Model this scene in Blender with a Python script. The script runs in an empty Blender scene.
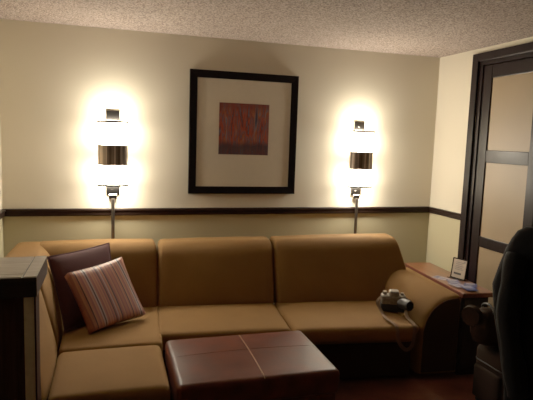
import bpy, bmesh, math, random
from mathutils import Vector, Matrix
random.seed(7)
scene = bpy.context.scene
COL = scene.collection
PI = math.pi

# ------------------------------------------------------------------ materials
def newmat(name):
    m = bpy.data.materials.new(name); m.use_nodes = True
    nt = m.node_tree; nt.nodes.clear()
    out = nt.nodes.new('ShaderNodeOutputMaterial')
    b = nt.nodes.new('ShaderNodeBsdfPrincipled')
    nt.links.new(b.outputs[0], out.inputs[0])
    return m, nt, b

def N(nt, t, **kw):
    n = nt.nodes.new(t)
    for k, v in kw.items():
        if k in n.inputs: n.inputs[k].default_value = v
        else: setattr(n, k, v)
    return n

def rgba(c): return (c[0], c[1], c[2], 1.0)

def ramp(nt, fac, stops, interp='LINEAR'):
    r = nt.nodes.new('ShaderNodeValToRGB'); r.color_ramp.interpolation = interp
    e = r.color_ramp.elements
    while len(e) > 1: e.remove(e[-1])
    e[0].position = stops[0][0]; e[0].color = rgba(stops[0][1])
    for p, c in stops[1:]:
        k = e.new(p); k.color = rgba(c)
    nt.links.new(fac, r.inputs[0])
    return r

def bump(nt, b, height, strength, dist=0.01):
    bp = N(nt, 'ShaderNodeBump', Strength=strength, Distance=dist)
    nt.links.new(height, bp.inputs['Height']); nt.links.new(bp.outputs[0], b.inputs['Normal'])
    return bp

def plain(name, c, rough=0.6, metal=0.0, spec=0.5, coat=0.0, var=0.12, scale=30, bmp=0.0):
    m, nt, b = newmat(name)
    tc = N(nt, 'ShaderNodeTexCoord')
    no = N(nt, 'ShaderNodeTexNoise', Scale=scale, Detail=4.0)
    nt.links.new(tc.outputs['Object'], no.inputs['Vector'])
    lo = [x * (1 - var) for x in c]; hi = [min(1, x * (1 + var)) for x in c]
    r = ramp(nt, no.outputs['Fac'], [(0.3, lo), (0.7, hi)])
    nt.links.new(r.outputs[0], b.inputs['Base Color'])
    b.inputs['Roughness'].default_value = rough; b.inputs['Metallic'].default_value = metal
    b.inputs['Specular IOR Level'].default_value = spec
    b.inputs['Coat Weight'].default_value = coat
    if bmp: bump(nt, b, no.outputs['Fac'], bmp)
    return m

def wall_mat(name, upper, lower, split):
    m, nt, b = newmat(name)
    tc = N(nt, 'ShaderNodeTexCoord')
    sx = N(nt, 'ShaderNodeSeparateXYZ'); nt.links.new(tc.outputs['Object'], sx.inputs[0])
    gt = N(nt, 'ShaderNodeMath', operation='GREATER_THAN'); gt.inputs[1].default_value = split
    nt.links.new(sx.outputs['Z'], gt.inputs[0])
    mx = N(nt, 'ShaderNodeMix', data_type='RGBA')
    nt.links.new(gt.outputs[0], mx.inputs[0])
    mx.inputs[6].default_value = rgba(lower); mx.inputs[7].default_value = rgba(upper)
    nt.links.new(mx.outputs[2], b.inputs['Base Color'])
    b.inputs['Roughness'].default_value = 0.75; b.inputs['Specular IOR Level'].default_value = 0.2
    no = N(nt, 'ShaderNodeTexNoise', Scale=180.0, Detail=3.0)
    nt.links.new(tc.outputs['Object'], no.inputs['Vector'])
    bump(nt, b, no.outputs['Fac'], 0.12, 0.004)
    return m

def popcorn_mat():
    m, nt, b = newmat('popcorn ceiling')
    tc = N(nt, 'ShaderNodeTexCoord')
    no = N(nt, 'ShaderNodeTexNoise', Scale=105.0, Detail=3.0, Roughness=0.6)
    vo = N(nt, 'ShaderNodeTexVoronoi', Scale=120.0)
    for x in (no, vo): nt.links.new(tc.outputs['Object'], x.inputs['Vector'])
    ad = N(nt, 'ShaderNodeMath', operation='SUBTRACT')
    nt.links.new(no.outputs['Fac'], ad.inputs[0]); nt.links.new(vo.outputs['Distance'], ad.inputs[1])
    r = ramp(nt, no.outputs['Fac'], [(0.38, CEIL_LO), (0.62, CEIL_HI)])
    nt.links.new(r.outputs[0], b.inputs['Base Color'])
    b.inputs['Roughness'].default_value = 0.9; b.inputs['Specular IOR Level'].default_value = 0.1
    bump(nt, b, ad.outputs[0], 0.7, 0.008)
    return m

def fabric(name, c, bmp=0.25, var=0.1, sheen=0.3, scale=420):
    m, nt, b = newmat(name)
    tc = N(nt, 'ShaderNodeTexCoord')
    no = N(nt, 'ShaderNodeTexNoise', Scale=scale, Detail=2.0)
    n2 = N(nt, 'ShaderNodeTexNoise', Scale=5.0, Detail=3.0)
    for x in (no, n2): nt.links.new(tc.outputs['Object'], x.inputs['Vector'])
    mu = N(nt, 'ShaderNodeMath', operation='ADD'); nt.links.new(no.outputs['Fac'], mu.inputs[0]); nt.links.new(n2.outputs['Fac'], mu.inputs[1])
    hf = N(nt, 'ShaderNodeMath', operation='MULTIPLY'); hf.inputs[1].default_value = 0.5; nt.links.new(mu.outputs[0], hf.inputs[0])
    r = ramp(nt, hf.outputs[0], [(0.35, [x * (1 - var) for x in c]), (0.65, [min(1, x * (1 + var)) for x in c])])
    nt.links.new(r.outputs[0], b.inputs['Base Color'])
    b.inputs['Roughness'].default_value = 0.9; b.inputs['Specular IOR Level'].default_value = 0.15
    b.inputs['Sheen Weight'].default_value = sheen
    b.inputs['Sheen Tint'].default_value = rgba([min(1, x * 1.6) for x in c])
    bump(nt, b, no.outputs['Fac'], bmp, 0.002)
    return m

def leather(name, c, spec=0.18):
    m, nt, b = newmat(name)
    tc = N(nt, 'ShaderNodeTexCoord')
    vo = N(nt, 'ShaderNodeTexVoronoi', Scale=160.0)
    n2 = N(nt, 'ShaderNodeTexNoise', Scale=9.0, Detail=5.0)
    for x in (vo, n2): nt.links.new(tc.outputs['Object'], x.inputs['Vector'])
    r = ramp(nt, n2.outputs['Fac'], [(0.35, [x * 0.72 for x in c]), (0.7, [x * 1.2 for x in c])])
    nt.links.new(r.outputs[0], b.inputs['Base Color'])
    rr = N(nt, 'ShaderNodeMapRange'); rr.inputs['To Min'].default_value = 0.36; rr.inputs['To Max'].default_value = 0.56
    nt.links.new(n2.outputs['Fac'], rr.inputs['Value']); nt.links.new(rr.outputs[0], b.inputs['Roughness'])
    b.inputs['Specular IOR Level'].default_value = spec
    bump(nt, b, vo.outputs['Distance'], 0.12, 0.003)
    return m

def wood(name, c, rough=0.35, axis=(1, 12, 12), coat=0.2, spec=0.5):
    m, nt, b = newmat(name)
    tc = N(nt, 'ShaderNodeTexCoord')
    mp = N(nt, 'ShaderNodeMapping'); mp.inputs['Scale'].default_value = axis
    nt.links.new(tc.outputs['Object'], mp.inputs[0])
    no = N(nt, 'ShaderNodeTexNoise', Scale=5.0, Detail=6.0, Distortion=0.6)
    nt.links.new(mp.outputs[0], no.inputs['Vector'])
    r = ramp(nt, no.outputs['Fac'], [(0.3, [x * 0.65 for x in c]), (0.7, [x * 1.25 for x in c])])
    nt.links.new(r.outputs[0], b.inputs['Base Color'])
    b.inputs['Roughness'].default_value = rough; b.inputs['Coat Weight'].default_value = coat; b.inputs['Coat Roughness'].default_value = 0.2
    b.inputs['Specular IOR Level'].default_value = spec
    return m

def stripes_mat(axis_u):
    # stripes across the pillow: value along its own local x axis
    m, nt, b = newmat('striped pillow fabric')
    tc = N(nt, 'ShaderNodeTexCoord')
    dt = N(nt, 'ShaderNodeVectorMath', operation='DOT_PRODUCT'); dt.inputs[1].default_value = axis_u
    nt.links.new(tc.outputs['Object'], dt.inputs[0])
    mr = N(nt, 'ShaderNodeMapRange'); mr.inputs['From Min'].default_value = -0.21; mr.inputs['From Max'].default_value = 0.21; mr.inputs['To Max'].default_value = 1.55
    nt.links.new(dt.outputs['Value'], mr.inputs['Value'])
    S = (0.24, 0.075, 0.046); O = (0.28, 0.11, 0.06); D = (0.045, 0.016, 0.022); G = (0.25, 0.165, 0.15); R = (0.17, 0.05, 0.045)
    seq = [S, R, O, S, D, O, S, R, O, S, G, D, G, S, R, O, S, O, R, S, D, R, G, S, O, D, R, S, O, R, S]
    st = [(i / len(seq), c) for i, c in enumerate(seq)]
    st = st[:31]
    st = [(i / 31.0, c) for i, (_, c) in enumerate(st)]
    fc = N(nt, 'ShaderNodeMath', operation='FRACT'); nt.links.new(mr.outputs[0], fc.inputs[0])
    r = ramp(nt, fc.outputs[0], st, 'CONSTANT')
    nt.links.new(r.outputs[0], b.inputs['Base Color'])
    b.inputs['Roughness'].default_value = 0.55; b.inputs['Specular IOR Level'].default_value = 0.4
    no = N(nt, 'ShaderNodeTexNoise', Scale=400.0); nt.links.new(tc.outputs['Object'], no.inputs['Vector'])
    bump(nt, b, no.outputs['Fac'], 0.2, 0.002)
    return m

def art_mat():
    m, nt, b = newmat('abstract print')
    tc = N(nt, 'ShaderNodeTexCoord')
    mp = N(nt, 'ShaderNodeMapping'); mp.inputs['Scale'].default_value = (10, 1, 1.5)
    nt.links.new(tc.outputs['Object'], mp.inputs[0])
    n1 = N(nt, 'ShaderNodeTexNoise', Scale=1.6, Detail=6.0, Roughness=0.6, Distortion=0.25)
    nt.links.new(mp.outputs[0], n1.inputs['Vector'])
    r1 = ramp(nt, n1.outputs['Fac'], [(0.32, (0.012, 0.012, 0.035)), (0.39, (0.10, 0.10, 0.14)), (0.43, (0.09, 0.014, 0.016)), (0.475, (0.34, 0.035, 0.012)), (0.52, (0.10, 0.07, 0.085)), (0.55, (0.20, 0.022, 0.018)), (0.59, (0.30, 0.075, 0.025)), (0.63, (0.14, 0.13, 0.15)), (0.70, (0.03, 0.022, 0.05))])
    sx = N(nt, 'ShaderNodeSeparateXYZ'); nt.links.new(tc.outputs['Object'], sx.inputs[0])
    mr = N(nt, 'ShaderNodeMapRange'); mr.inputs['From Min'].default_value = -0.21; mr.inputs['From Max'].default_value = 0.21
    nt.links.new(sx.outputs['Z'], mr.inputs['Value'])
    n2 = N(nt, 'ShaderNodeTexNoise', Scale=9.0, Detail=3.0); nt.links.new(tc.outputs['Object'], n2.inputs['Vector'])
    ad = N(nt, 'ShaderNodeMath', operation='MULTIPLY_ADD'); ad.inputs[1].default_value = 0.15; nt.links.new(n2.outputs['Fac'], ad.inputs[0]); nt.links.new(mr.outputs[0], ad.inputs[2])
    band = ramp(nt, ad.outputs[0], [(0.05, (0.7, 0.7, 0.7)), (0.24, (0.85, 0.85, 0.85)), (0.36, (0, 0, 0)), (1.0, (0, 0, 0))])
    top = ramp(nt, ad.outputs[0], [(0.88, (0, 0, 0)), (1.0, (0.75, 0.75, 0.75))])
    mx = N(nt, 'ShaderNodeMix', data_type='RGBA'); nt.links.new(band.outputs[0], mx.inputs[0]); nt.links.new(r1.outputs[0], mx.inputs[6]); mx.inputs[7].default_value = (0.022, 0.013, 0.025, 1)
    m2 = N(nt, 'ShaderNodeMix', data_type='RGBA'); nt.links.new(top.outputs[0], m2.inputs[0]); nt.links.new(mx.outputs[2], m2.inputs[6]); m2.inputs[7].default_value = (0.15, 0.022, 0.018, 1)
    nt.links.new(m2.outputs[2], b.inputs['Base Color']); b.inputs['Roughness'].default_value = 0.7
    return m

def glass_mat():
    m, nt, b = newmat('picture glass')
    out = [n for n in nt.nodes if n.type == 'OUTPUT_MATERIAL'][0]
    nt.nodes.remove(b)
    tr = N(nt, 'ShaderNodeBsdfTransparent'); tr.inputs[0].default_value = (0.93, 0.92, 0.90, 1)
    gl = N(nt, 'ShaderNodeBsdfGlossy'); gl.inputs['Roughness'].default_value = 0.05
    mx = N(nt, 'ShaderNodeMixShader'); mx.inputs[0].default_value = 0.015
    nt.links.new(tr.outputs[0], mx.inputs[1]); nt.links.new(gl.outputs[0], mx.inputs[2])
    nt.links.new(mx.outputs[0], out.inputs[0])
    return m

def glow_mat(strength, col):
    m, nt, b = newmat('glowing frosted glass')
    tc = N(nt, 'ShaderNodeTexCoord')
    no = N(nt, 'ShaderNodeTexNoise', Scale=3.0); nt.links.new(tc.outputs['Object'], no.inputs['Vector'])
    mr = N(nt, 'ShaderNodeMapRange'); mr.inputs['To Min'].default_value = strength * 0.9; mr.inputs['To Max'].default_value = strength * 1.1
    nt.links.new(no.outputs['Fac'], mr.inputs['Value'])
    b.inputs['Base Color'].default_value = (0.9, 0.88, 0.82, 1); b.inputs['Roughness'].default_value = 0.5
    b.inputs['Emission Color'].default_value = rgba(col)
    nt.links.new(mr.outputs[0], b.inputs['Emission Strength'])
    return m

def ribbed():
    m, nt, b = newmat('ribbed bronze band')
    tc = N(nt, 'ShaderNodeTexCoord')
    mp = N(nt, 'ShaderNodeMapping'); mp.inputs['Scale'].default_value = (60, 60, 0.5)
    nt.links.new(tc.outputs['Object'], mp.inputs[0])
    no = N(nt, 'ShaderNodeTexNoise', Scale=1.0, Detail=2.0); nt.links.new(mp.outputs[0], no.inputs['Vector'])
    r = ramp(nt, no.outputs['Fac'], [(0.38, (0.10, 0.07, 0.055)), (0.62, (0.62, 0.50, 0.40))])  # streaks of reflection on the bronze, painted into its colour
    nt.links.new(r.outputs[0], b.inputs['Base Color'])
    b.inputs['Metallic'].default_value = 0.6; b.inputs['Roughness'].default_value = 0.35
    return m

# tunables
CEIL_LO = (0.15, 0.11, 0.09); CEIL_HI = (0.50, 0.405, 0.355)
EMIT = 54.0; EMIT_COL = (1.0, 0.875, 0.67); LAMP = 6.0

M = dict(
    wall=wall_mat('two tone painted wall', (0.62, 0.555, 0.43), (0.44, 0.385, 0.235), 1.09),
    ceil=popcorn_mat(),
    carpet=fabric('carpet', (0.15, 0.058, 0.036), bmp=0.8, var=0.35, sheen=0.0, scale=150),
    darkwood=wood('dark stained wood', (0.014, 0.006, 0.004), rough=0.45, axis=(1, 14, 14), coat=0.04, spec=0.16),
    doorwood=wood('dark lacquered door wood', (0.009, 0.005, 0.006), rough=0.36, axis=(14, 14, 1), coat=0.06, spec=0.16),
    tan=fabric('tan upholstery', (0.162, 0.081, 0.0245), bmp=0.25),
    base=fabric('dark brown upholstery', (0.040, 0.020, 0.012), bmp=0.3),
    leather=leather('brown leather', (0.085, 0.018, 0.0075)),
    stitch=plain('tan stitching', (0.26, 0.13, 0.07), 0.7),
    purple=fabric('plum pillow fabric', (0.036, 0.011, 0.012), bmp=0.3),
    piping=fabric('plum piping', (0.04, 0.014, 0.018), bmp=0.2),
    bronze=plain('brushed bronze', (0.50, 0.40, 0.31), 0.4, 0.7),
    band=ribbed(),
    darkmetal=plain('dark metal', (0.12, 0.10, 0.085), 0.3, 0.9),
    steel=plain('polished steel', (0.50, 0.46, 0.42), 0.12, 1.0, var=0.05),
    glow=glow_mat(EMIT, EMIT_COL),
    frame=plain('black picture frame', (0.004, 0.002, 0.002), 0.5, spec=0.08),
    mat=plain('cream mat board', (0.66, 0.59, 0.47), 0.9, var=0.02),
    art=art_mat(), glass=glass_mat(),
    panel=plain('frosted tan door glass', (0.25, 0.17, 0.092), 0.5, var=0.04, scale=4),
    ledge=wood('reddish brown wood', (0.17, 0.055, 0.020), rough=0.33, axis=(12, 1, 12), coat=0.3),
    ledge_edge=wood('red brown wood edge', (0.13, 0.03, 0.02), rough=0.35, axis=(12, 1, 12), coat=0.3),
    cabinet=wood('near black cabinet wood', (0.018, 0.010, 0.008), rough=0.5, axis=(12, 12, 1)),
    ctop=wood('counter top veneer', (0.32, 0.265, 0.21), rough=0.55, axis=(1, 14, 14), coat=0.3),  # dark glossy wood, its grey reflected light put into the colour
    counter=wood('counter dark veneer', (0.045, 0.017, 0.011), rough=0.8, axis=(12, 12, 1), coat=0.0, spec=0.05),
    post=plain('grey beige post', (0.50, 0.41, 0.29), 0.6),
    silver=plain('silver grey camera body', (0.19, 0.155, 0.115), 0.5, 0.1, var=0.3, scale=60),
    black=plain('black rubber', (0.012, 0.011, 0.011), 0.5),
    lens=plain('dark lens glass', (0.008, 0.008, 0.012), 0.08, spec=0.8),
    strap=fabric('pale cotton strap', (0.14, 0.088, 0.052), bmp=0.3),
    card=plain('card insert', (0.42, 0.33, 0.25), 0.6),
    ink=plain('dark ink', (0.05, 0.035, 0.035), 0.6),
    greyink=plain('grey print', (0.24, 0.20, 0.18), 0.6),
    blue=plain('blue leaflet paper', (0.022, 0.034, 0.14), 0.35),
    pale=plain('pale leaflet paper', (0.32, 0.30, 0.36), 0.6),
    suitcase=fabric('brown suitcase fabric', (0.015, 0.008, 0.005), bmp=0.4),
    bag=leather('soft brown bag leather', (0.022, 0.011, 0.006), 0.05),
    jacket=fabric('black jacket fabric', (0.0035, 0.003, 0.003), bmp=0.4, var=0.3, sheen=0.0, scale=90),
    chair=wood('black chair wood', (0.02, 0.014, 0.012), rough=0.4, axis=(12, 12, 1)),
)

# ------------------------------------------------------------------ object helpers
def wloc(o):
    v = Vector((0, 0, 0))
    while o is not None:
        v += o.location; o = o.parent
    return v

def mk(name, bm, mat, parent=None, smooth=True, center=False, auto=None):
    bmesh.ops.recalc_face_normals(bm, faces=bm.faces)
    base = wloc(parent) if parent else Vector((0, 0, 0))
    loc = Vector((0, 0, 0))
    if center:
        lo = Vector([min(v.co[i] for v in bm.verts) for i in range(3)]); hi = Vector([max(v.co[i] for v in bm.verts) for i in range(3)])
        loc = (lo + hi) / 2 - base
    bmesh.ops.translate(bm, verts=bm.verts, vec=-(base + loc))
    me = bpy.data.meshes.new(name); bm.to_mesh(me); bm.free()
    for p in me.polygons: p.use_smooth = smooth
    o = bpy.data.objects.new(name, me); COL.objects.link(o)
    o.location = loc
    if parent: o.parent = parent
    mats = mat if isinstance(mat, (list, tuple)) else [mat]
    for mm in mats: me.materials.append(mm)
    if smooth and auto:
        for e in me.edges: pass
        me.set_sharp_from_angle(angle=math.radians(auto))
    return o

def tag(o, label, cat, group=None):
    o['label'] = label; o['category'] = cat
    if group: o['group'] = group
    return o

def thing(name, label, cat, loc, group=None):
    o = bpy.data.objects.new(name, None); COL.objects.link(o); o.location = loc
    o.empty_display_size = 0.1
    return tag(o, label, cat, group)

def struct(name, bm, mat, parent=None, smooth=False):
    o = mk(name, bm, mat, parent, smooth)
    if parent is None: o['kind'] = 'structure'
    return o

def hexa(bm, P, bev=0.0, seg=2):
    """box from 8 corners ordered (x-,y-,z-),(x+,y-,z-),(x+,y+,z-),(x-,y+,z-), then the same at z+"""
    vs = [bm.verts.new(Vector(p)) for p in P]
    fs = [(0, 3, 2, 1), (4, 5, 6, 7), (0, 1, 5, 4), (1, 2, 6, 5), (2, 3, 7, 6), (3, 0, 4, 7)]
    faces = [bm.faces.new([vs[i] for i in f]) for f in fs]
    if bev > 0:
        es = set(e for f in faces for e in f.edges)
        bmesh.ops.bevel(bm, geom=list(es), offset=bev, segments=seg, profile=0.5, affect='EDGES')

def box(bm, lo, hi, bev=0.0, f=lambda p: p, seg=2):
    x0, y0, z0 = lo; x1, y1, z1 = hi
    hexa(bm, [f(p) for p in ((x0, y0, z0), (x1, y0, z0), (x1, y1, z0), (x0, y1, z0), (x0, y0, z1), (x1, y0, z1), (x1, y1, z1), (x0, y1, z1))], bev, seg)

def BX(lo, hi, bev=0.0, f=lambda p: p, seg=2):
    bm = bmesh.new(); box(bm, lo, hi, bev, f, seg); return bm

def soft_box(P, r, crown=(0, 0, 0), n=12, bm=None, noise=0.0):
    r = list(r) if isinstance(r, (tuple, list)) else [r] * 3
    """rounded, crowned upholstery block filling 8 corners P (order as hexa)"""
    own = bm is None
    if own: bm = bmesh.new()
    P = [Vector(p) for p in P]
    L = [((P[1] - P[0]).length + (P[6] - P[7]).length) / 4, ((P[3] - P[0]).length + (P[6] - P[5]).length) / 4, ((P[4] - P[0]).length + (P[6] - P[2]).length) / 4]
    def coords(h, r):
        k = 5
        a = [-h + r * (1 - math.cos(i / k * PI / 2)) for i in range(k)]
        m = max(2, n)
        mid = [(-h + r) + (2 * (h - r)) * i / m for i in range(m + 1)]
        b = [h - r * (1 - math.cos(i / k * PI / 2)) for i in range(k - 1, -1, -1)]
        out = []
        for x in a + mid + b:
            if not out or abs(x - out[-1]) > 1e-6: out.append(x)
        return out
    cs = [coords(h, q) for h, q in zip(L, r)]
    cache = {}
    ph = random.random() * 10
    def place(p):
        q = []
        inner = [max(-(L[i] - r[i]), min(L[i] - r[i], p[i])) for i in range(3)]
        d = Vector([(p[i] - inner[i]) / r[i] for i in range(3)])
        if d.length > 1e-9: d = d.normalized()
        v = [inner[i] + d[i] * r[i] for i in range(3)]
        u = [v[i] / L[i] for i in range(3)]
        w = list(v)
        for i in range(3):
            j, k = (i + 1) % 3, (i + 2) % 3
            w[i] += crown[i] * u[i] * max(0, 1 - u[j] ** 2) * max(0, 1 - u[k] ** 2)
            if noise: w[i] += noise * math.sin(7 * v[j] + ph + 5 * v[k]) * math.cos(6 * v[k] - ph)
        t = [(w[i] / L[i] + 1) / 2 for i in range(3)]
        a, b, c = t
        return (P[0] * (1 - a) * (1 - b) * (1 - c) + P[1] * a * (1 - b) * (1 - c) + P[2] * a * b * (1 - c) + P[3] * (1 - a) * b * (1 - c)
                + P[4] * (1 - a) * (1 - b) * c + P[5] * a * (1 - b) * c + P[6] * a * b * c + P[7] * (1 - a) * b * c)
    def V(p):
        k = tuple(round(x, 5) for x in p)
        if k not in cache: cache[k] = bm.verts.new(place(p))
        return cache[k]
    for i in range(3):
        j, k = (i + 1) % 3, (i + 2) % 3
        for s in (-1, 1):
            for a in range(len(cs[j]) - 1):
                for b in range(len(cs[k]) - 1):
                    q = []
                    for (aa, bb) in ((a, b), (a + 1, b), (a + 1, b + 1), (a, b + 1)):
                        p = [0, 0, 0]; p[i] = s * L[i]; p[j] = cs[j][aa]; p[k] = cs[k][bb]; q.append(V(p))
                    if len(set(q)) == 4:
                        try: bm.faces.new(q)
                        except ValueError: pass
    return bm

def SB(lo, hi, r, crown=(0, 0, 0), f=lambda p: p, n=10, noise=0.0):
    x0, y0, z0 = lo; x1, y1, z1 = hi
    return soft_box([f(p) for p in ((x0, y0, z0), (x1, y0, z0), (x1, y1, z0), (x0, y1, z0), (x0, y0, z1), (x1, y0, z1), (x1, y1, z1), (x0, y1, z1))], r, crown, n, noise=noise)

def tube(bm, pts, r, seg=8, rads=None, cap=True):
    pts = [Vector(p) for p in pts]; rings = []
    up = Vector((0, 0, 1))
    for i, p in enumerate(pts):
        d = (pts[min(i + 1, len(pts) - 1)] - pts[max(i - 1, 0)]).normalized()
        a = d.cross(up)
        if a.length < 0.05: a = d.cross(Vector((1, 0, 0)))
        a.normalize(); b = d.cross(a).normalized()
        rr = rads[i] if rads else r
        rings.append([bm.verts.new(p + (a * math.cos(t) + b * math.sin(t)) * rr) for t in [2 * PI * k / seg for k in range(seg)]])
    for i in range(len(rings) - 1):
        for k in range(seg):
            bm.faces.new([rings[i][k], rings[i][(k + 1) % seg], rings[i + 1][(k + 1) % seg], rings[i + 1][k]])
    if cap:
        bm.faces.new(rings[0]); bm.faces.new(rings[-1])

def loft(bm, rings, cap=True):
    R = [[bm.verts.new(Vector(p)) for p in ring] for ring in rings]
    n = len(R[0])
    for i in range(len(R) - 1):
        for k in range(n):
            bm.faces.new([R[i][k], R[i][(k + 1) % n], R[i + 1][(k + 1) % n], R[i + 1][k]])
    if cap:
        bm.faces.new(R[0]); bm.faces.new(R[-1])

def catmull(P, m=6):
    P = [Vector(p) for p in P]; out = []
    for i in range(len(P) - 1):
        a, b, c, d = P[max(i - 1, 0)], P[i], P[i + 1], P[min(i + 2, len(P) - 1)]
        for k in range(m):
            t = k / m
            out.append(0.5 * ((2 * b) + (c - a) * t + (2 * a - 5 * b + 4 * c - d) * t * t + (3 * b - a - 3 * c + d) * t ** 3))
    out.append(P[-1]); return out

# ------------------------------------------------------------------ camera
cam_d = bpy.data.cameras.new('camera'); cam = bpy.data.objects.new('camera', cam_d); COL.objects.link(cam)
R_ = Vector((0.95824386, -0.28400131, 0.03334617)); U_ = Vector((0.00133287, 0.12104925, 0.99264561)); F_ = Vector((0.28594918, 0.95115211, -0.11637324))
mw = Matrix.Identity(4)
for i in range(3):
    mw[i][0] = R_[i]; mw[i][1] = U_[i]; mw[i][2] = -F_[i]
mw.translation = Vector((-2.91066, -4.29258, 1.70962))
cam.matrix_world = mw
cam_d.sensor_width = 36.0; cam_d.lens = 524.75 * 36 / 533; cam_d.clip_start = 0.05
scene.camera = cam

# ------------------------------------------------------------------ room shell
XL, CH, YF = -3.682, 2.5, -5.2
struct('floor', BX((XL - 0.1, YF, -0.1), (0.1, 0.1, 0)), M['carpet'])
struct('ceiling', BX((XL - 0.1, YF, CH), (0.1, 0.1, CH + 0.1)), M['ceil'])
struct('wall_back', BX((XL - 0.1, 0, 0), (0.1, 0.1, CH)), M['wall'])
struct('wall_left', BX((XL - 0.1, YF, 0), (XL, 0, CH)), M['wall'])
# right wall with the closet opening
DY0, DY1, DZ = -0.56, -2.36, 2.40
bm = bmesh.new()
box(bm, (0, DY0, 0), (0.1, 0, CH)); box(bm, (0, DY1, DZ), (0.1, DY0, CH)); box(bm, (0, YF, 0), (0.1, DY1, CH))
struct('wall_right', bm, M['wall'])
# chair rail
def rail(name, f, L0, L1):
    bm = bmesh.new()
    prof = [(0, 1.062), (0.014, 1.064), (0.020, 1.072), (0.020, 1.098), (0.026, 1.104), (0.026, 1.116), (0.020, 1.121), (0, 1.121)]
    loft(bm, [[f(l, d, z) for d, z in prof] for l in (L0, L1)])
    struct(name, bm, M['darkwood'])
rail('trim_1', lambda l, d, z: (l, -d, z), XL, 0)
rail('trim_2', lambda l, d, z: (-d, l, z), -0.026, -0.488)
rail('trim_3', lambda l, d, z: (XL + d, l, z), -0.026, -1.75)
def skirting(name, f, L0, L1):
    bm = bmesh.new(); prof = [(0, 0), (0.014, 0), (0.014, 0.085), (0.008, 0.10), (0, 0.10)]
    loft(bm, [[f(l, d, z) for d, z in prof] for l in (L0, L1)]); struct(name, bm, M['darkwood'])
skirting('baseboard_back', lambda l, d, z: (l, -d, z), XL, 0)
skirting('baseboard_right', lambda l, d, z: (-d, l, z), -0.02, -0.488)
skirting('baseboard_left', lambda l, d, z: (XL + d, l, z), -0.02, -1.75)

# closet door: casing + paneled leaves
door = bpy.data.objects.new('door_1', None); COL.objects.link(door); door.location = (0, -1.46, 0); door['kind'] = 'structure'
bm = bmesh.new()
box(bm, (-0.022, -0.562, 0), (0.0, -0.490, 2.458), 0.004); box(bm, (-0.022, -2.43, 2.392), (0.0, -0.562, 2.458), 0.004); box(bm, (-0.022, -2.43, 0), (0.0, -2.36, 2.392), 0.004)
mk('casing', bm, M['doorwood'], door, False)
bm = bmesh.new()
box(bm, (0.0, -0.60, 0), (0.09, -0.562, 2.40)); box(bm, (0.0, -2.36, 2.36), (0.09, -0.60, 2.40)); box(bm, (0.0, -2.36, 0), (0.09, -2.32, 2.36))
mk('jamb', bm, M['doorwood'], door, False)
def leaf(y0, y1, x):
    lf_b = bmesh.new()
    st = 0.095
    box(lf_b, (x, y0 - st, 0.01), (x + 0.035, y0, 2.355), 0.004); box(lf_b, (x, y1, 0.01), (x + 0.035, y1 + st, 2.355), 0.004)
    for z0, z1 in ((0.01, 0.20), (0.88, 0.968), (1.575, 1.675), (2.25, 2.355)):
        box(lf_b, (x + 0.002, y1 + st, z0), (x + 0.033, y0 - st, z1), 0.004)
    lf = mk('door_leaf', lf_b, M['doorwood'], door, False)
    for z0, z1 in ((0.20, 0.88), (0.968, 1.575), (1.675, 2.25)):
        mk('pane', BX((x + 0.012, y1 + st, z0), (x + 0.022, y0 - st, z1)), M['panel'], lf, False)
leaf(-0.605, -1.255, 0.012)
leaf(-1.258, -1.79, 0.052)
leaf(-1.793, -2.315, 0.012)

# ------------------------------------------------------------------ sofa
ca, sa = math.cos(math.radians(5)), math.sin(math.radians(5))
def L(p):    # straight run and arm stand turned five degrees off the back wall
    a, b, z = p
    return Vector((-2.59 + a * ca - b * sa, -a * sa - b * ca, z))
sofa = thing('sectional_sofa', 'tan fabric corner sofa with dark base running along the back wall', 'sofa', (-2.4, -0.8, 0))
# bases
mk('base', BX((-3.63, -1.69, 0.03), (-2.64, -0.10, 0.30), 0.012), M['base'], sofa, False)
mk('base', BX((-0.02, 0.14, 0.03), (1.86, 0.95, 0.335), 0.012, L), M['base'], sofa, False)
# seats
T = M['tan']
mk('seat_cushion', soft_box([(-3.20, -1.165, 0.29), (-2.602, -1.165, 0.29), (-2.555, -0.40, 0.29), (-3.20, -0.40, 0.29), (-3.20, -1.165, 0.452), (-2.602, -1.165, 0.452), (-2.555, -0.40, 0.452), (-3.20, -0.40, 0.452)], 0.03, (0.0, 0.0, 0.012), 10), T, sofa)
mk('seat_cushion', SB((-3.20, -1.755, 0.29), (-2.615, -1.170, 0.452), 0.04, (0.0, 0.006, 0.014), n=10), T, sofa)
sc = []
for a0, a1, fr, fs in ((0.056, 0.940, 1.03, 1.03), (0.944, 1.80, 1.05, 1.09)):
    P = [L(p) for p in ((a0, fr, 0.335), (a1, fs, 0.335), (a1, 0.42, 0.335), (a0, 0.42, 0.335), (a0, fr, 0.452), (a1 + (0.06 if a1 > 1 else 0), fs, 0.452), (a1, 0.42, 0.458), (a0, 0.42, 0.458))]
    mk('seat_cushion', soft_box(P, 0.035, (0.0, 0.004, 0.012), 12), T, sofa)
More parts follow.
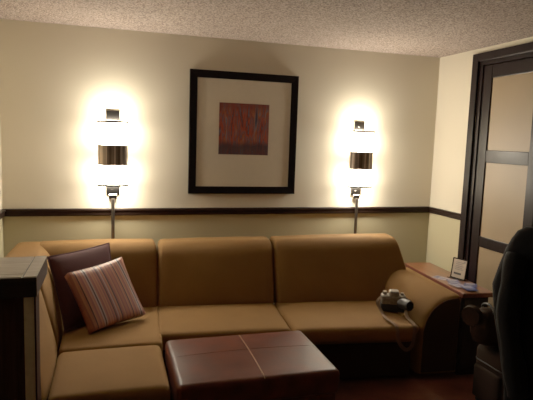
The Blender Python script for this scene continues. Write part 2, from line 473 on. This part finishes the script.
# backs
def back(P, r=(0.03, 0.085, 0.085), crown=(0.0, 0.022, 0.008)):
    return mk('back_cushion', soft_box(P, r, crown, 14), T, sofa)
back([(-3.36, -0.50, 0.40), (-2.562, -0.50, 0.40), (-2.562, -0.10, 0.40), (-3.36, -0.10, 0.40), (-3.42, -0.35, 0.90), (-2.568, -0.35, 0.90), (-2.568, -0.10, 0.90), (-3.42, -0.10, 0.90)])
back([L(p) for p in ((0.058, 0.52, 0.40), (0.948, 0.52, 0.40), (0.948, 0.10, 0.40), (0.045, 0.10, 0.40), (0.058, 0.35, 0.895), (0.942, 0.35, 0.915), (0.942, 0.10, 0.915), (0.045, 0.10, 0.895))])
back([L(p) for p in ((0.952, 0.53, 0.40), (2.14, 0.53, 0.40), (2.14, 0.10, 0.40), (0.952, 0.10, 0.40), (0.946, 0.35, 0.915), (1.995, 0.35, 0.935), (1.995, 0.10, 0.935), (0.946, 0.10, 0.915))])
# left return of the back
def lback(y0, y1):
    return back([(-3.62, y0, 0.32), (-3.195, y0, 0.32), (-3.195, y1, 0.32), (-3.62, y1, 0.32), (-3.60, y0, 0.895), (-3.33, y0, 0.895), (-3.33, y1, 0.895), (-3.60, y1, 0.895)], (0.10, 0.05, 0.11), (0.03, 0.0, 0.012))
lback(-1.0, -0.11); lback(-1.735, -1.005)
# right arm: rounded lean-out section
def armring(b):
    k = max(0.0, min(1.0, (b - 0.45) / 0.53))
    ai = 1.80 + 0.115 * k; ao = 2.215; zt = 0.628; zh = 0.695 - 0.067 * k; R = 0.19 + 0.09 * k; hh = 0.27 + 0.03 * k
    pts = [(ai, 0.05)]
    for i in range(0, 13):
        t = PI / 2 * i / 12
        pts.append((ai + (1 - math.cos(t) ** 0.9) * R, zh - hh + math.sin(t) ** 0.9 * hh))
    for i in range(1, 7):
        t = i / 7; e = t * t * (3 - 2 * t)
        pts.append((ai + R + (ao - 0.012 - ai - R) * t, zh + (zt - zh) * e))
    pts += [(ao - 0.01, zt - 0.002), (ao, zt - 0.02), (ao, 0.05)]
    return pts
bm = bmesh.new()
rings = []
for b, sh in ((0.14, 0.0), (0.3, 0), (0.55, 0), (0.8, 0), (0.93, 0), (0.955, 0.004), (0.972, 0.014), (0.978, 0.028)):
    ring = armring(b)
    cx, cz = 2.05, 0.3
    rings.append([L((a + (cx - a) * sh * 3.0, b, z + (cz - z) * sh * (2.5 if z > 0.1 else 0))) for a, z in ring])
loft(bm, rings)
arm_o = mk('armrest', bm, T, sofa, True, auto=50)
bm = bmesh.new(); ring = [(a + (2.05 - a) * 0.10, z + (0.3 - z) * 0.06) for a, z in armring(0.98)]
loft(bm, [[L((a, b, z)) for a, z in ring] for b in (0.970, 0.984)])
mk('front_panel', bm, M['base'], arm_o, True, auto=40)  # shade on the tan arm front, put in as a dark fabric panel

# ------------------------------------------------------------------ end table beside the arm
tb = thing('side_table', 'narrow red-brown wooden ledge table with dark base beside the sofa arm', 'table', L((2.36, 0.5, 0)))
mk('table_top', BX((2.228, 0.02, 0.612), (2.482, 0.965, 0.64), 0.004, L), M['ledge'], tb, False)
bm = BX((2.224, 0.02, 0.606), (2.230, 0.969, 0.6385), 0.0015, L); box(bm, (2.230, 0.965, 0.606), (2.482, 0.970, 0.6385), 0.0015, L)
mk('edge_band', bm, M['ledge_edge'], tb, False)
mk('cabinet_body', BX((2.245, 0.05, 0.0), (2.465, 0.93, 0.612), 0.004, L), M['cabinet'], tb, False)
mk('front_panel', BX((2.262, 0.93, 0.06), (2.448, 0.942, 0.59), 0.004, L), M['cabinet'], tb, False)

# acrylic card holder on the table
hd = thing('card_holder', 'upright card holder with printed card standing on the wooden ledge', 'sign holder', L((2.43, 0.59, 0.64)))
def H(p):  # local: u along b, w depth along a, z up with lean
    u, w, z = p
    return L((2.385 + w + 0.10 * z + 0.05 * (u / 0.13), 0.525 + u, 0.64 + z))
bm = BX((0, 0.0, 0.004), (0.008, 0.006, 0.166), 0.001, H); box(bm, (0.122, 0, 0.004), (0.130, 0.006, 0.166), 0.001, H); box(bm, (0.008, 0, 0.158), (0.122, 0.006, 0.166), 0.001, H); box(bm, (0.008, 0, 0.004), (0.122, 0.006, 0.010), 0.001, H)
mk('holder_frame', bm, M['frame'], hd, False)
mk('foot', BX((0.0, -0.03, 0.001), (0.13, 0.03, 0.004), 0.001, H), M['frame'], hd, False)
cd = mk('card', BX((0.008, 0.002, 0.010), (0.122, 0.005, 0.158), 0, H), M['card'], hd, False)
bm = BX((0.025, 0.001, 0.036), (0.088, 0.0022, 0.052), 0, H)
mk('printed_heading', bm, M['ink'], cd, False)
bm = bmesh.new()
for k in range(5): box(bm, (0.030, 0.001, 0.075 + 0.014 * k), (0.10 - 0.012 * (k % 2), 0.0022, 0.082 + 0.014 * k), 0, H)
box(bm, (0.096, 0.001, 0.135), (0.112, 0.0022, 0.150), 0, H)
mk('printed_lines', bm, M['greyink'], cd, False)

# leaflets fanned out on the ledge
leaf_specs = [
    (2.290, 0.55, -28, 'pale', 'pale leaflet farthest from the table front on the wooden ledge', 0.0),
    (2.330, 0.665, 20, 'blue', 'blue leaflet lying just below the upright card holder', 0.0026),
    (2.300, 0.770, -8, 'pale', 'pale leaflet lying at the sofa side of the ledge between two blue leaflets', 0.0052),
    (2.395, 0.795, 35, 'blue', 'blue leaflet at the wall side of the ledge in front of the card holder', 0.0078),
    (2.330, 0.885, 8, 'blue', 'blue leaflet nearest the front corner of the wooden ledge', 0.0104),
]
for a, b, rz, kind, lab, dz in leaf_specs:
    bm = bmesh.new(); c, s = math.cos(math.radians(rz)), math.sin(math.radians(rz))
    f = lambda p: L((a + p[0] * c - p[1] * s, b + p[0] * s + p[1] * c, 0.6405 + dz + p[2]))
    box(bm, (-0.045, -0.06, 0), (0.045, 0.06, 0.002), 0, f)
    o = mk('leaflet', bm, M[kind], None, False, center=True)
    tag(o, lab, 'leaflet', 'leaflets on the ledge')
    bm = bmesh.new(); box(bm, (-0.032, -0.052, 0.002), (0.032, -0.015, 0.0024), 0, f); box(bm, (-0.032, 0.005, 0.002), (0.012, 0.012, 0.0024), 0, f); box(bm, (-0.032, 0.022, 0.002), (0.020, 0.029, 0.0024), 0, f)
    mk('printed_block', bm, M['pale'] if kind == 'blue' else M['blue'], o, False)

# ------------------------------------------------------------------ pillows
def pillow(name, TL, TR, BR, BL, thick, gus, label, mat, puff, pip=None, stripes=False, lift=0.018):
    TL, TR, BR, BL = [Vector(q) + Vector((0, -0.006, lift)) for q in (TL, TR, BR, BL)]
    ctr = (TL + TR + BR + BL) / 4
    ux = ((TR - TL) + (BR - BL)).normalized(); uy = ((TL - BL) + (TR - BR)).normalized(); nz = ux.cross(uy).normalized()  # faces the room
    n = 16; bm = bmesh.new()
    def pt(i, j): 
        s, t = i / n, j / n
        base = (BL * (1 - s) + BR * s) * (1 - t) + (TL * (1 - s) + TR * s) * t
        S, T_ = 2 * s - 1, 2 * t - 1
        # edges pulled in a little between the corners
        pin = 0.010
        base -= ux * (S * pin * (1 - T_ ** 2)) + uy * (T_ * pin * (1 - S ** 2))
        h = ((1 - S ** 2) * (1 - T_ ** 2)) ** 0.42
        return base, h
    def grid(sgn):
        G = []
        for i in range(n + 1):
            row = []
            for j in range(n + 1):
                b, h = pt(i, j)
                d = sgn * (gus / 2 + puff * h)
                row.append(bm.verts.new(b + nz * (d - thick / 2)))
            G.append(row)
        for i in range(n):
            for j in range(n):
                bm.faces.new([G[i][j], G[i + 1][j], G[i + 1][j + 1], G[i][j + 1]])
        return G
    A, B = grid(1), grid(-1)
    ed = [(i, 0) for i in range(n)] + [(n, j) for j in range(n)] + [(i, n) for i in range(n, 0, -1)] + [(0, j) for j in range(n, 0, -1)]
    for k in range(len(ed)):
        (a, b), (c, d) = ed[k], ed[(k + 1) % len(ed)]
        bm.faces.new([A[a][b], A[c][d], B[c][d], B[a][b]])
    pts = [A[a][b].co.copy() for a, b in ed] + [A[0][0].co.copy()]
    # object centred so that stripes run in its own coordinates
    o = mk(name, bm, mat(tuple(ux)) if stripes else mat, None, True, center=True)
    o['label'] = label; o['category'] = 'pillow'; o['group'] = 'throw pillows on the corner seat'
    if pip:
        bm = bmesh.new(); tube(bm, pts, 0.005, 6, cap=False); mk('piping', bm, pip, o)
    return o
pillow('throw_pillow', (-3.29, -0.645, 0.887), (-2.90, -0.415, 0.925), (-2.83, -0.680, 0.475), (-3.165, -0.925, 0.47), 0.09, 0.012, 'plain dark plum square pillow leaning in the sofa corner behind the striped one', M['purple'], 0.06, M['piping'])
pillow('throw_pillow', (-3.168, -0.80, 0.80), (-2.83, -0.555, 0.838), (-2.678, -0.775, 0.492), (-3.012, -1.005, 0.478), 0.06, 0.055, 'striped orange and burgundy square pillow leaning on the plum pillow', stripes_mat, 0.03, None, True)

# ------------------------------------------------------------------ ottoman
ot = thing('ottoman', 'brown leather ottoman with stitched top in front of the sofa', 'ottoman', (-2.145, -1.46, 0))
mk('cushion_top', SB((-2.590, -1.800, 0.33), (-1.700, -1.160, 0.468), 0.032, (0.004, 0.004, 0.012), n=12), M['leather'], ot)
mk('ottoman_body', BX((-2.570, -1.785, 0.04), (-1.72, -1.17, 0.335), 0.015), M['leather'], ot, False)
def seam(p, q, w=0.0035, name='seam'):
    p, q = Vector(p), Vector(q); bm = bmesh.new(); pts = []
    for i in range(21):
        t = i / 20; v = p.lerp(q, t)
        uu = (v.x + 2.145) / 0.445; vv = (v.y + 1.48) / 0.32
        z = 0.468 + 0.012 * max(0, 1 - uu * uu) * max(0, 1 - vv * vv)
        e = min(1 - abs(uu), 1) * 0.445; g = min(1 - abs(vv), 1) * 0.32; dd = min(e, g)
        if dd < 0.032: z -= 0.032 - math.sqrt(max(0, 0.032 ** 2 - (0.032 - dd) ** 2))
        pts.append(Vector((v.x, v.y, z + 0.0005)))
    tube(bm, pts, w, 6); return mk(name, bm, M['stitch'] if name == 'seam' else M['leather'], ot)
seam((-2.135, -1.79, 0), (-2.130, -1.170, 0))
seam((-2.57, -1.44, 0), (-1.72, -1.44, 0), 0.0012, 'cross_seam')
for x in (-2.53, -1.76):
    for y in (-1.74, -1.21):
        bm = bmesh.new(); tube(bm, [(x, y, 0), (x, y, 0.045)], 0.025, 12, rads=[0.02, 0.027]); mk('foot', bm, M['darkwood'], ot, True, auto=40)

# ------------------------------------------------------------------ sconces
def sconce(x, label):
    t = thing('wall_sconce', label, 'wall lamp', (x, 0, 1.55), 'wall sconces')
    cy, rx, ry = -0.078, 0.106, 0.050
    def ell(z0, z1, k=1.0, seg=40, rib=0.0, cap=True):
        bm = bmesh.new()
        zs = [z0, z1]
        loft(bm, [[(x + rx * k * math.cos(2 * PI * i / seg) * (1 + (rib if i % 2 else 0)), cy + ry * k * math.sin(2 * PI * i / seg) * (1 + (rib if i % 2 else 0)), z) for i in range(seg)] for z in zs], cap)
        return bm
    mk('lamp_shade', ell(1.317, 1.465, 0.97), M['glow'], t, True, auto=50)
    mk('lamp_shade', ell(1.622, 1.792, 0.97), M['glow'], t, True, auto=50)
    mk('metal_band', ell(1.465, 1.622, 1.02, 72, 0.02), M['band'], t, True, auto=20)
    mk('cap', ell(1.788, 1.803, 1.09), M['darkmetal'], t, True, auto=40)
    mk('cap', ell(1.305, 1.320, 1.09), M['darkmetal'], t, True, auto=40)
    bm = BX((x - 0.052, -0.016, 1.225), (x + 0.052, 0.0, 1.885), 0.003)
    pl = mk('back_plate', bm, M['steel'], t, False)
    bm = BX((x - 0.02, -0.045, 1.50), (x + 0.02, -0.016, 1.59), 0.002)
    mk('mounting_arm', bm, M['darkmetal'], t, False)
    for z in (1.262, 1.845):
        bm = bmesh.new(); tube(bm, [(x, -0.016, z), (x, -0.021, z)], 0.011, 14); mk('screw', bm, M['steel'], pl, True, auto=40)
    bm = BX((x - 0.032, -0.030, 1.196), (x + 0.032, -0.003, 1.236), 0.004)
    mk('cable_cap', bm, M['steel'], t, False)
    bm = bmesh.new(); tube(bm, [(x, -0.0405, 1.20), (x, -0.0405, 0.55)], 0.0135, 12); mk('cable_cover', bm, M['darkmetal'], t, True, auto=40)
def lamp(x, z, up):
    ld = bpy.data.lights.new('sconce_lamp', 'AREA'); ld.shape = 'ELLIPSE'; ld.size = 0.19; ld.size_y = 0.09; ld.energy = LAMP; ld.color = EMIT_COL
    lo = bpy.data.objects.new('sconce_lamp', ld); COL.objects.link(lo); lo.location = (x, -0.078, z)
    lo.rotation_euler = (PI if up else 0, 0, 0)
for sx_ in (-2.888, -0.785):
    lamp(sx_, 1.808, True); lamp(sx_, 1.300, False)
sconce(-2.888, 'glowing wall sconce with bronze band between the room corner and the picture')
sconce(-0.785, 'glowing wall sconce with bronze band between the picture and the closet door')

# ------------------------------------------------------------------ picture
pc = thing('framed_picture', 'black framed abstract red print with wide cream mat on the wall', 'picture', (-1.836, 0, 1.74))
x0, x1, z0, z1, w = -2.298, -1.378, 1.240, 2.241, 0.062
bm = bmesh.new()
def frbar(o4, i4):
    hexa(bm, [(o4[0][0], -0.002, o4[0][1]), (o4[1][0], -0.002, o4[1][1]), (i4[1][0], -0.002, i4[1][1]), (i4[0][0], -0.002, i4[0][1]),
              (o4[0][0], -0.030, o4[0][1]), (o4[1][0], -0.030, o4[1][1]), (i4[1][0], -0.026, i4[1][1]), (i4[0][0], -0.026, i4[0][1])], 0.002, 1)
O = [(x0, z0), (x1, z0), (x1, z1), (x0, z1)]; I = [(x0 + w, z0 + w), (x1 - w, z0 + w), (x1 - w, z1 - w), (x0 + w, z1 - w)]
for k in range(4): frbar((O[k], O[(k + 1) % 4]), (I[k], I[(k + 1) % 4]))
mk('picture_frame', bm, M['frame'], pc, False)
mk('mat_board', BX((x0 + w - 0.005, -0.0185, z0 + w - 0.005), (x1 - w + 0.005, -0.004, z1 - w + 0.005)), M['mat'], pc, False)
mk('artwork', BX((-2.054, -0.0198, 1.568), (-1.628, -0.0186, 1.990)), M['art'], pc, False, center=True)
bm = bmesh.new()
bm.faces.new([bm.verts.new(v) for v in ((x0 + w - 0.004, -0.0225, z0 + w - 0.004), (x1 - w + 0.004, -0.0225, z0 + w - 0.004), (x1 - w + 0.004, -0.0225, z1 - w + 0.004), (x0 + w - 0.004, -0.0225, z1 - w + 0.004))])
mk('glass', bm, M['glass'], pc, False)

# ------------------------------------------------------------------ bar-height divider at the left
ct = thing('bar_counter', 'tall dark wood divider counter with inlaid top beside the chaise end', 'counter', (-3.44, -1.95, 0))
bm = BX((XL + 0.002, -2.145, 1.068), (-3.183, -1.785, 1.146), 0.003)
mk('counter_edge', bm, M['darkwood'], ct, False)
mk('counter_top', BX((XL + 0.002, -2.095, 1.145), (-3.236, -1.795, 1.1505), 0), M['ctop'], ct, False)
bm = BX((XL + 0.002, -2.1445, 1.145), (-3.236, -2.101, 1.1505), 0); box(bm, (-3.230, -2.1445, 1.145), (-3.1835, -1.786, 1.1505), 0)
mk('top_border', bm, M['ctop'], ct, False)
mk('counter_body', BX((XL + 0.002, -2.085, 0.0), (-3.200, -2.0, 1.068), 0.003), M['counter'], ct, False)
mk('end_post', BX((-3.238, -2.098, 0.0), (-3.200, -2.085, 1.068), 0.002), M['post'], ct, False)
mk('end_panel', BX((-3.200, -2.098, 0.0), (-3.193, -1.995, 1.066), 0.002), M['counter'], ct, False)

# ------------------------------------------------------------------ small camera on the seat
CC = Vector((-0.885, -0.935, 0.464))
cr, sr = math.cos(math.radians(-24)), math.sin(math.radians(-24))
def K(p):
    x, y, z = p
    x *= 1.15; y *= 1.15; z *= 1.2
    return CC + Vector((x * cr - y * sr, x * sr + y * cr, z))
cm = thing('compact_camera', 'small grey and black camera with pale strap on the seat against the arm', 'camera', CC)
mk('camera_body', SB((-0.085, -0.035, 0.0), (0.075, 0.035, 0.055), 0.014, f=K, n=4), M['black'], cm)
mk('top_plate', SB((-0.084, -0.036, 0.045), (0.074, 0.036, 0.105), 0.016, f=K, n=4), M['silver'], cm)
mk('viewfinder_hump', SB((-0.035, -0.034, 0.085), (0.03, 0.03, 0.132), 0.014, f=K, n=4), M['silver'], cm)
bm = bmesh.new(); tube(bm, [K((-0.06, 0.0, 0.10)), K((-0.06, 0.0, 0.122))], 0.016, 16); mk('dial', bm, M['silver'], cm, True, auto=40)
bm = bmesh.new(); tube(bm, [K((0.05, 0.0, 0.10)), K((0.05, 0.0, 0.118))], 0.013, 16); mk('shutter_button', bm, M['silver'], cm, True, auto=40)
bm = bmesh.new(); tube(bm, [K((0.045, -0.02, 0.060)), K((0.075, -0.065, 0.063)), K((0.09, -0.09, 0.064))], 0.04, 24, rads=[0.040, 0.040, 0.036]); ln = mk('lens', bm, M['black'], cm, True, auto=40)
bm = bmesh.new(); tube(bm, [K((0.0895, -0.0895, 0.064)), K((0.0910, -0.0920, 0.0641))], 0.028, 24); mk('lens_glass', bm, M['lens'], ln, True, auto=40)
# strap: one long ribbon out of one side, over the seat edge and back up
path = catmull([K((-0.085, 0, 0.085)), K((-0.105, -0.02, 0.05)), (-1.000, -0.985, 0.468), (-1.035, -1.09, 0.472), L((1.660, 1.06, 0.468)), L((1.668, 1.095, 0.435)), L((1.675, 1.098, 0.37)), L((1.71, 1.098, 0.315)), L((1.748, 1.098, 0.293)), L((1.785, 1.098, 0.33)), L((1.795, 1.098, 0.42)), L((1.800, 1.075, 0.462)), (-0.870, -1.10, 0.474), (-0.835, -1.03, 0.500), K((0.082, 0, 0.085))], 6)
bm = bmesh.new(); rows = []
for i, pth in enumerate(path):
    d = (path[min(i + 1, len(path) - 1)] - path[max(i - 1, 0)]).normalized()
    out = Vector((-sa, -ca, 0.0)) if 0.25 < i / len(path) < 0.80 and pth.z < 0.455 else Vector((0, 0, 1))
    sd = d.cross(out)
    if sd.length < 0.1: sd = d.cross(Vector((0.6, 0.8, 0)))
    sd = sd.normalized() * 0.013; nn = d.cross(sd).normalized() * 0.0015
    rows.append([pth - sd - nn, pth + sd - nn, pth + sd + nn, pth - sd + nn])
loft(bm, rows)
mk('strap', bm, M['strap'], cm, True, auto=50)

# ------------------------------------------------------------------ suitcase, bag, jacket on chair
su = thing('suitcase', 'brown fabric suitcase standing on the carpet by the end table', 'suitcase', (-0.44, -1.60, 0))
mk('suitcase_shell', SB((-0.56, -1.755, 0.02), (-0.32, -1.455, 0.395), 0.035, (0.01, 0, 0), n=6), M['suitcase'], su)
mk('front_pocket', SB((-0.585, -1.725, 0.05), (-0.55, -1.485, 0.27), 0.014, (0.006, 0, 0), n=6), M['suitcase'], su)
bm = bmesh.new(); tube(bm, [(-0.548, -1.75, 0.30 + 0.0), (-0.571, -1.72, 0.305), (-0.571, -1.49, 0.305), (-0.548, -1.46, 0.30)], 0.004, 6); mk('zip', bm, M['black'], su)
bm = bmesh.new(); tube(bm, catmull([(-0.44, -1.70, 0.395), (-0.44, -1.69, 0.412), (-0.44, -1.605, 0.418), (-0.44, -1.52, 0.412), (-0.44, -1.51, 0.395)], 4), 0.008, 8); mk('handle', bm, M['black'], su)
for y in (-1.72, -1.49):
    for x in (-0.53, -0.35):
        bm = bmesh.new(); tube(bm, [(x, y - 0.01, 0.018), (x, y + 0.01, 0.018)], 0.018, 12); mk('wheel', bm, M['black'], su, True, auto=40)

bg = thing('handbag', 'small slouchy brown bag resting on top of the suitcase', 'bag', (-0.47, -1.60, 0.425))
bm = bmesh.new(); rings = []
for z, rx, ry in ((0.426, 0.085, 0.07), (0.435, 0.105, 0.09), (0.48, 0.118, 0.10), (0.54, 0.115, 0.095), (0.60, 0.10, 0.08), (0.64, 0.07, 0.06), (0.655, 0.03, 0.03)):
    rings.append([(-0.515 - 0.16 * (z - 0.42) + rx * math.cos(2 * PI * k / 24) * (1 + 0.05 * math.sin(3 * k)), -1.53 + ry * math.sin(2 * PI * k / 24) * (1 + 0.05 * math.cos(2 * k)), z) for k in range(24)])
loft(bm, rings); mk('bag_body', bm, M['bag'], bg)
bm = bmesh.new(); tube(bm, [(-0.635, -1.50, 0.605), (-0.668, -1.515, 0.605)], 0.065, 20, rads=[0.07, 0.062]); mk('round_pocket', bm, M['bag'], bg, True, auto=50)
bm = bmesh.new(); tube(bm, catmull([(-0.54, -1.48, 0.63), (-0.54, -1.47, 0.66), (-0.545, -1.53, 0.685), (-0.55, -1.59, 0.66), (-0.55, -1.58, 0.63)], 5), 0.008, 8); mk('bag_handle', bm, M['black'], bg)

# chair seen from behind, jacket over its backrest
W = Vector((0.69, -0.724, 0)); D = Vector((0.724, 0.69, 0))   # across / away from the camera side
C0 = Vector((-0.645, -2.135, 0))
def Cc(p): return C0 + W * p[0] + D * p[1] + Vector((0, 0, p[2]))
chv = thing('desk_chair', 'black high-backed chair mostly hidden under the dark jacket', 'chair', Cc((0, 0.2, 0)))
mk('backrest', SB((-0.20, -0.02, 0.60), (0.20, 0.03, 1.19), 0.02, f=Cc, n=5), M['chair'], chv)
mk('seat', SB((-0.19, 0.03, 0.43), (0.19, 0.33, 0.49), 0.02, f=Cc, n=5), M['chair'], chv)
for sx in (-0.16, 0.16):
    bm = bmesh.new(); tube(bm, [Cc((sx, 0.005, 0)), Cc((sx, 0.02, 0.45)), Cc((sx, 0.005, 1.10))], 0.018, 10); mk('leg', bm, M['chair'], chv)
    bm = bmesh.new(); tube(bm, [Cc((sx, 0.29, 0)), Cc((sx, 0.285, 0.44))], 0.018, 10, rads=[0.014, 0.02]); mk('leg', bm, M['chair'], chv)
jk = thing('jacket', 'black jacket draped over the chair back in front of the closet door', 'jacket', Cc((0, -0.06, 0.4)))
bm = bmesh.new(); rings = []
for z, hw, dp, cx, cy in ((0.22, 0.185, 0.07, 0.0, -0.10), (0.40, 0.195, 0.075, 0.0, -0.09), (0.60, 0.235, 0.08, 0.0, -0.06), (0.80, 0.280, 0.085, 0.0, -0.04), (0.95, 0.300, 0.09, 0.0, -0.02), (1.06, 0.275, 0.09, 0.0, 0.0), (1.15, 0.250, 0.085, 0.0, 0.0), (1.21, 0.226, 0.075, 0.0, 0.0), (1.255, 0.20, 0.06, 0.0, 0.0), (1.278, 0.165, 0.045, 0.0, 0.0)):
    ring = []
    for k in range(40):
        t = 2 * PI * k / 40
        fold = 1 + (0.07 * math.sin(5 * t + z * 4) + 0.04 * math.sin(9 * t)) * max(0, (1.25 - z))
        c, s = math.cos(t), math.sin(t)
        ring.append(Cc((cx + hw * math.copysign(abs(c) ** 0.8, c) * (1 + (fold - 1) * 0.3), cy + dp * math.copysign(abs(s) ** 0.8, s) * fold, z)))
    rings.append(ring)
VR = [[bm.verts.new(p) for p in ring] for ring in rings]
for i in range(len(VR) - 1):
    for k in range(40):
        if i < 5 and math.sin(2 * PI * (k + 0.5) / 40) > 0.30: continue      # open at the front of the chair
        bm.faces.new([VR[i][k], VR[i][(k + 1) % 40], VR[i + 1][(k + 1) % 40], VR[i + 1][k]])
bm.faces.new(VR[-1])
bmesh.ops.delete(bm, geom=[v for v in bm.verts if not v.link_faces], context='VERTS')
jb = mk('jacket_body', bm, M['jacket'], jk)
md = jb.modifiers.new('thickness', 'SOLIDIFY'); md.thickness = 0.006; md.offset = 1
for sx in (-1, 1):
    bm = bmesh.new(); tube(bm, catmull([Cc((sx * 0.19, -0.085, 1.14)), Cc((sx * 0.205, -0.140, 1.0)), Cc((sx * 0.20, -0.170, 0.80)), Cc((sx * 0.155, -0.185, 0.58)), Cc((sx * 0.12, -0.205, 0.42))], 5), 0.06, 14, rads=[0.055 + 0.012 * math.sin(i * 0.9) * 0.4 for i in range(21)]); mk('sleeve', bm, M['jacket'], jk)
bm = bmesh.new(); tube(bm, catmull([Cc((-0.10, -0.05, 1.235)), Cc((-0.04, -0.075, 1.262)), Cc((0.06, -0.075, 1.262)), Cc((0.13, -0.05, 1.235))], 5), 0.022, 10); mk('collar', bm, M['jacket'], jk)

# ------------------------------------------------------------------ world, colour
wd = bpy.data.worlds.new('world'); scene.world = wd; wd.use_nodes = True
bg_ = wd.node_tree.nodes['Background']; bg_.inputs[0].default_value = (0.9, 0.58, 0.42, 1); bg_.inputs[1].default_value = 0.004
scene.view_settings.view_transform = 'Standard'; scene.view_settings.look = 'None'; scene.view_settings.exposure = 0.12; scene.view_settings.gamma = 1.3
scene.cycles.use_denoising = True
scene.cycles.max_bounces = 8; scene.cycles.diffuse_bounces = 5
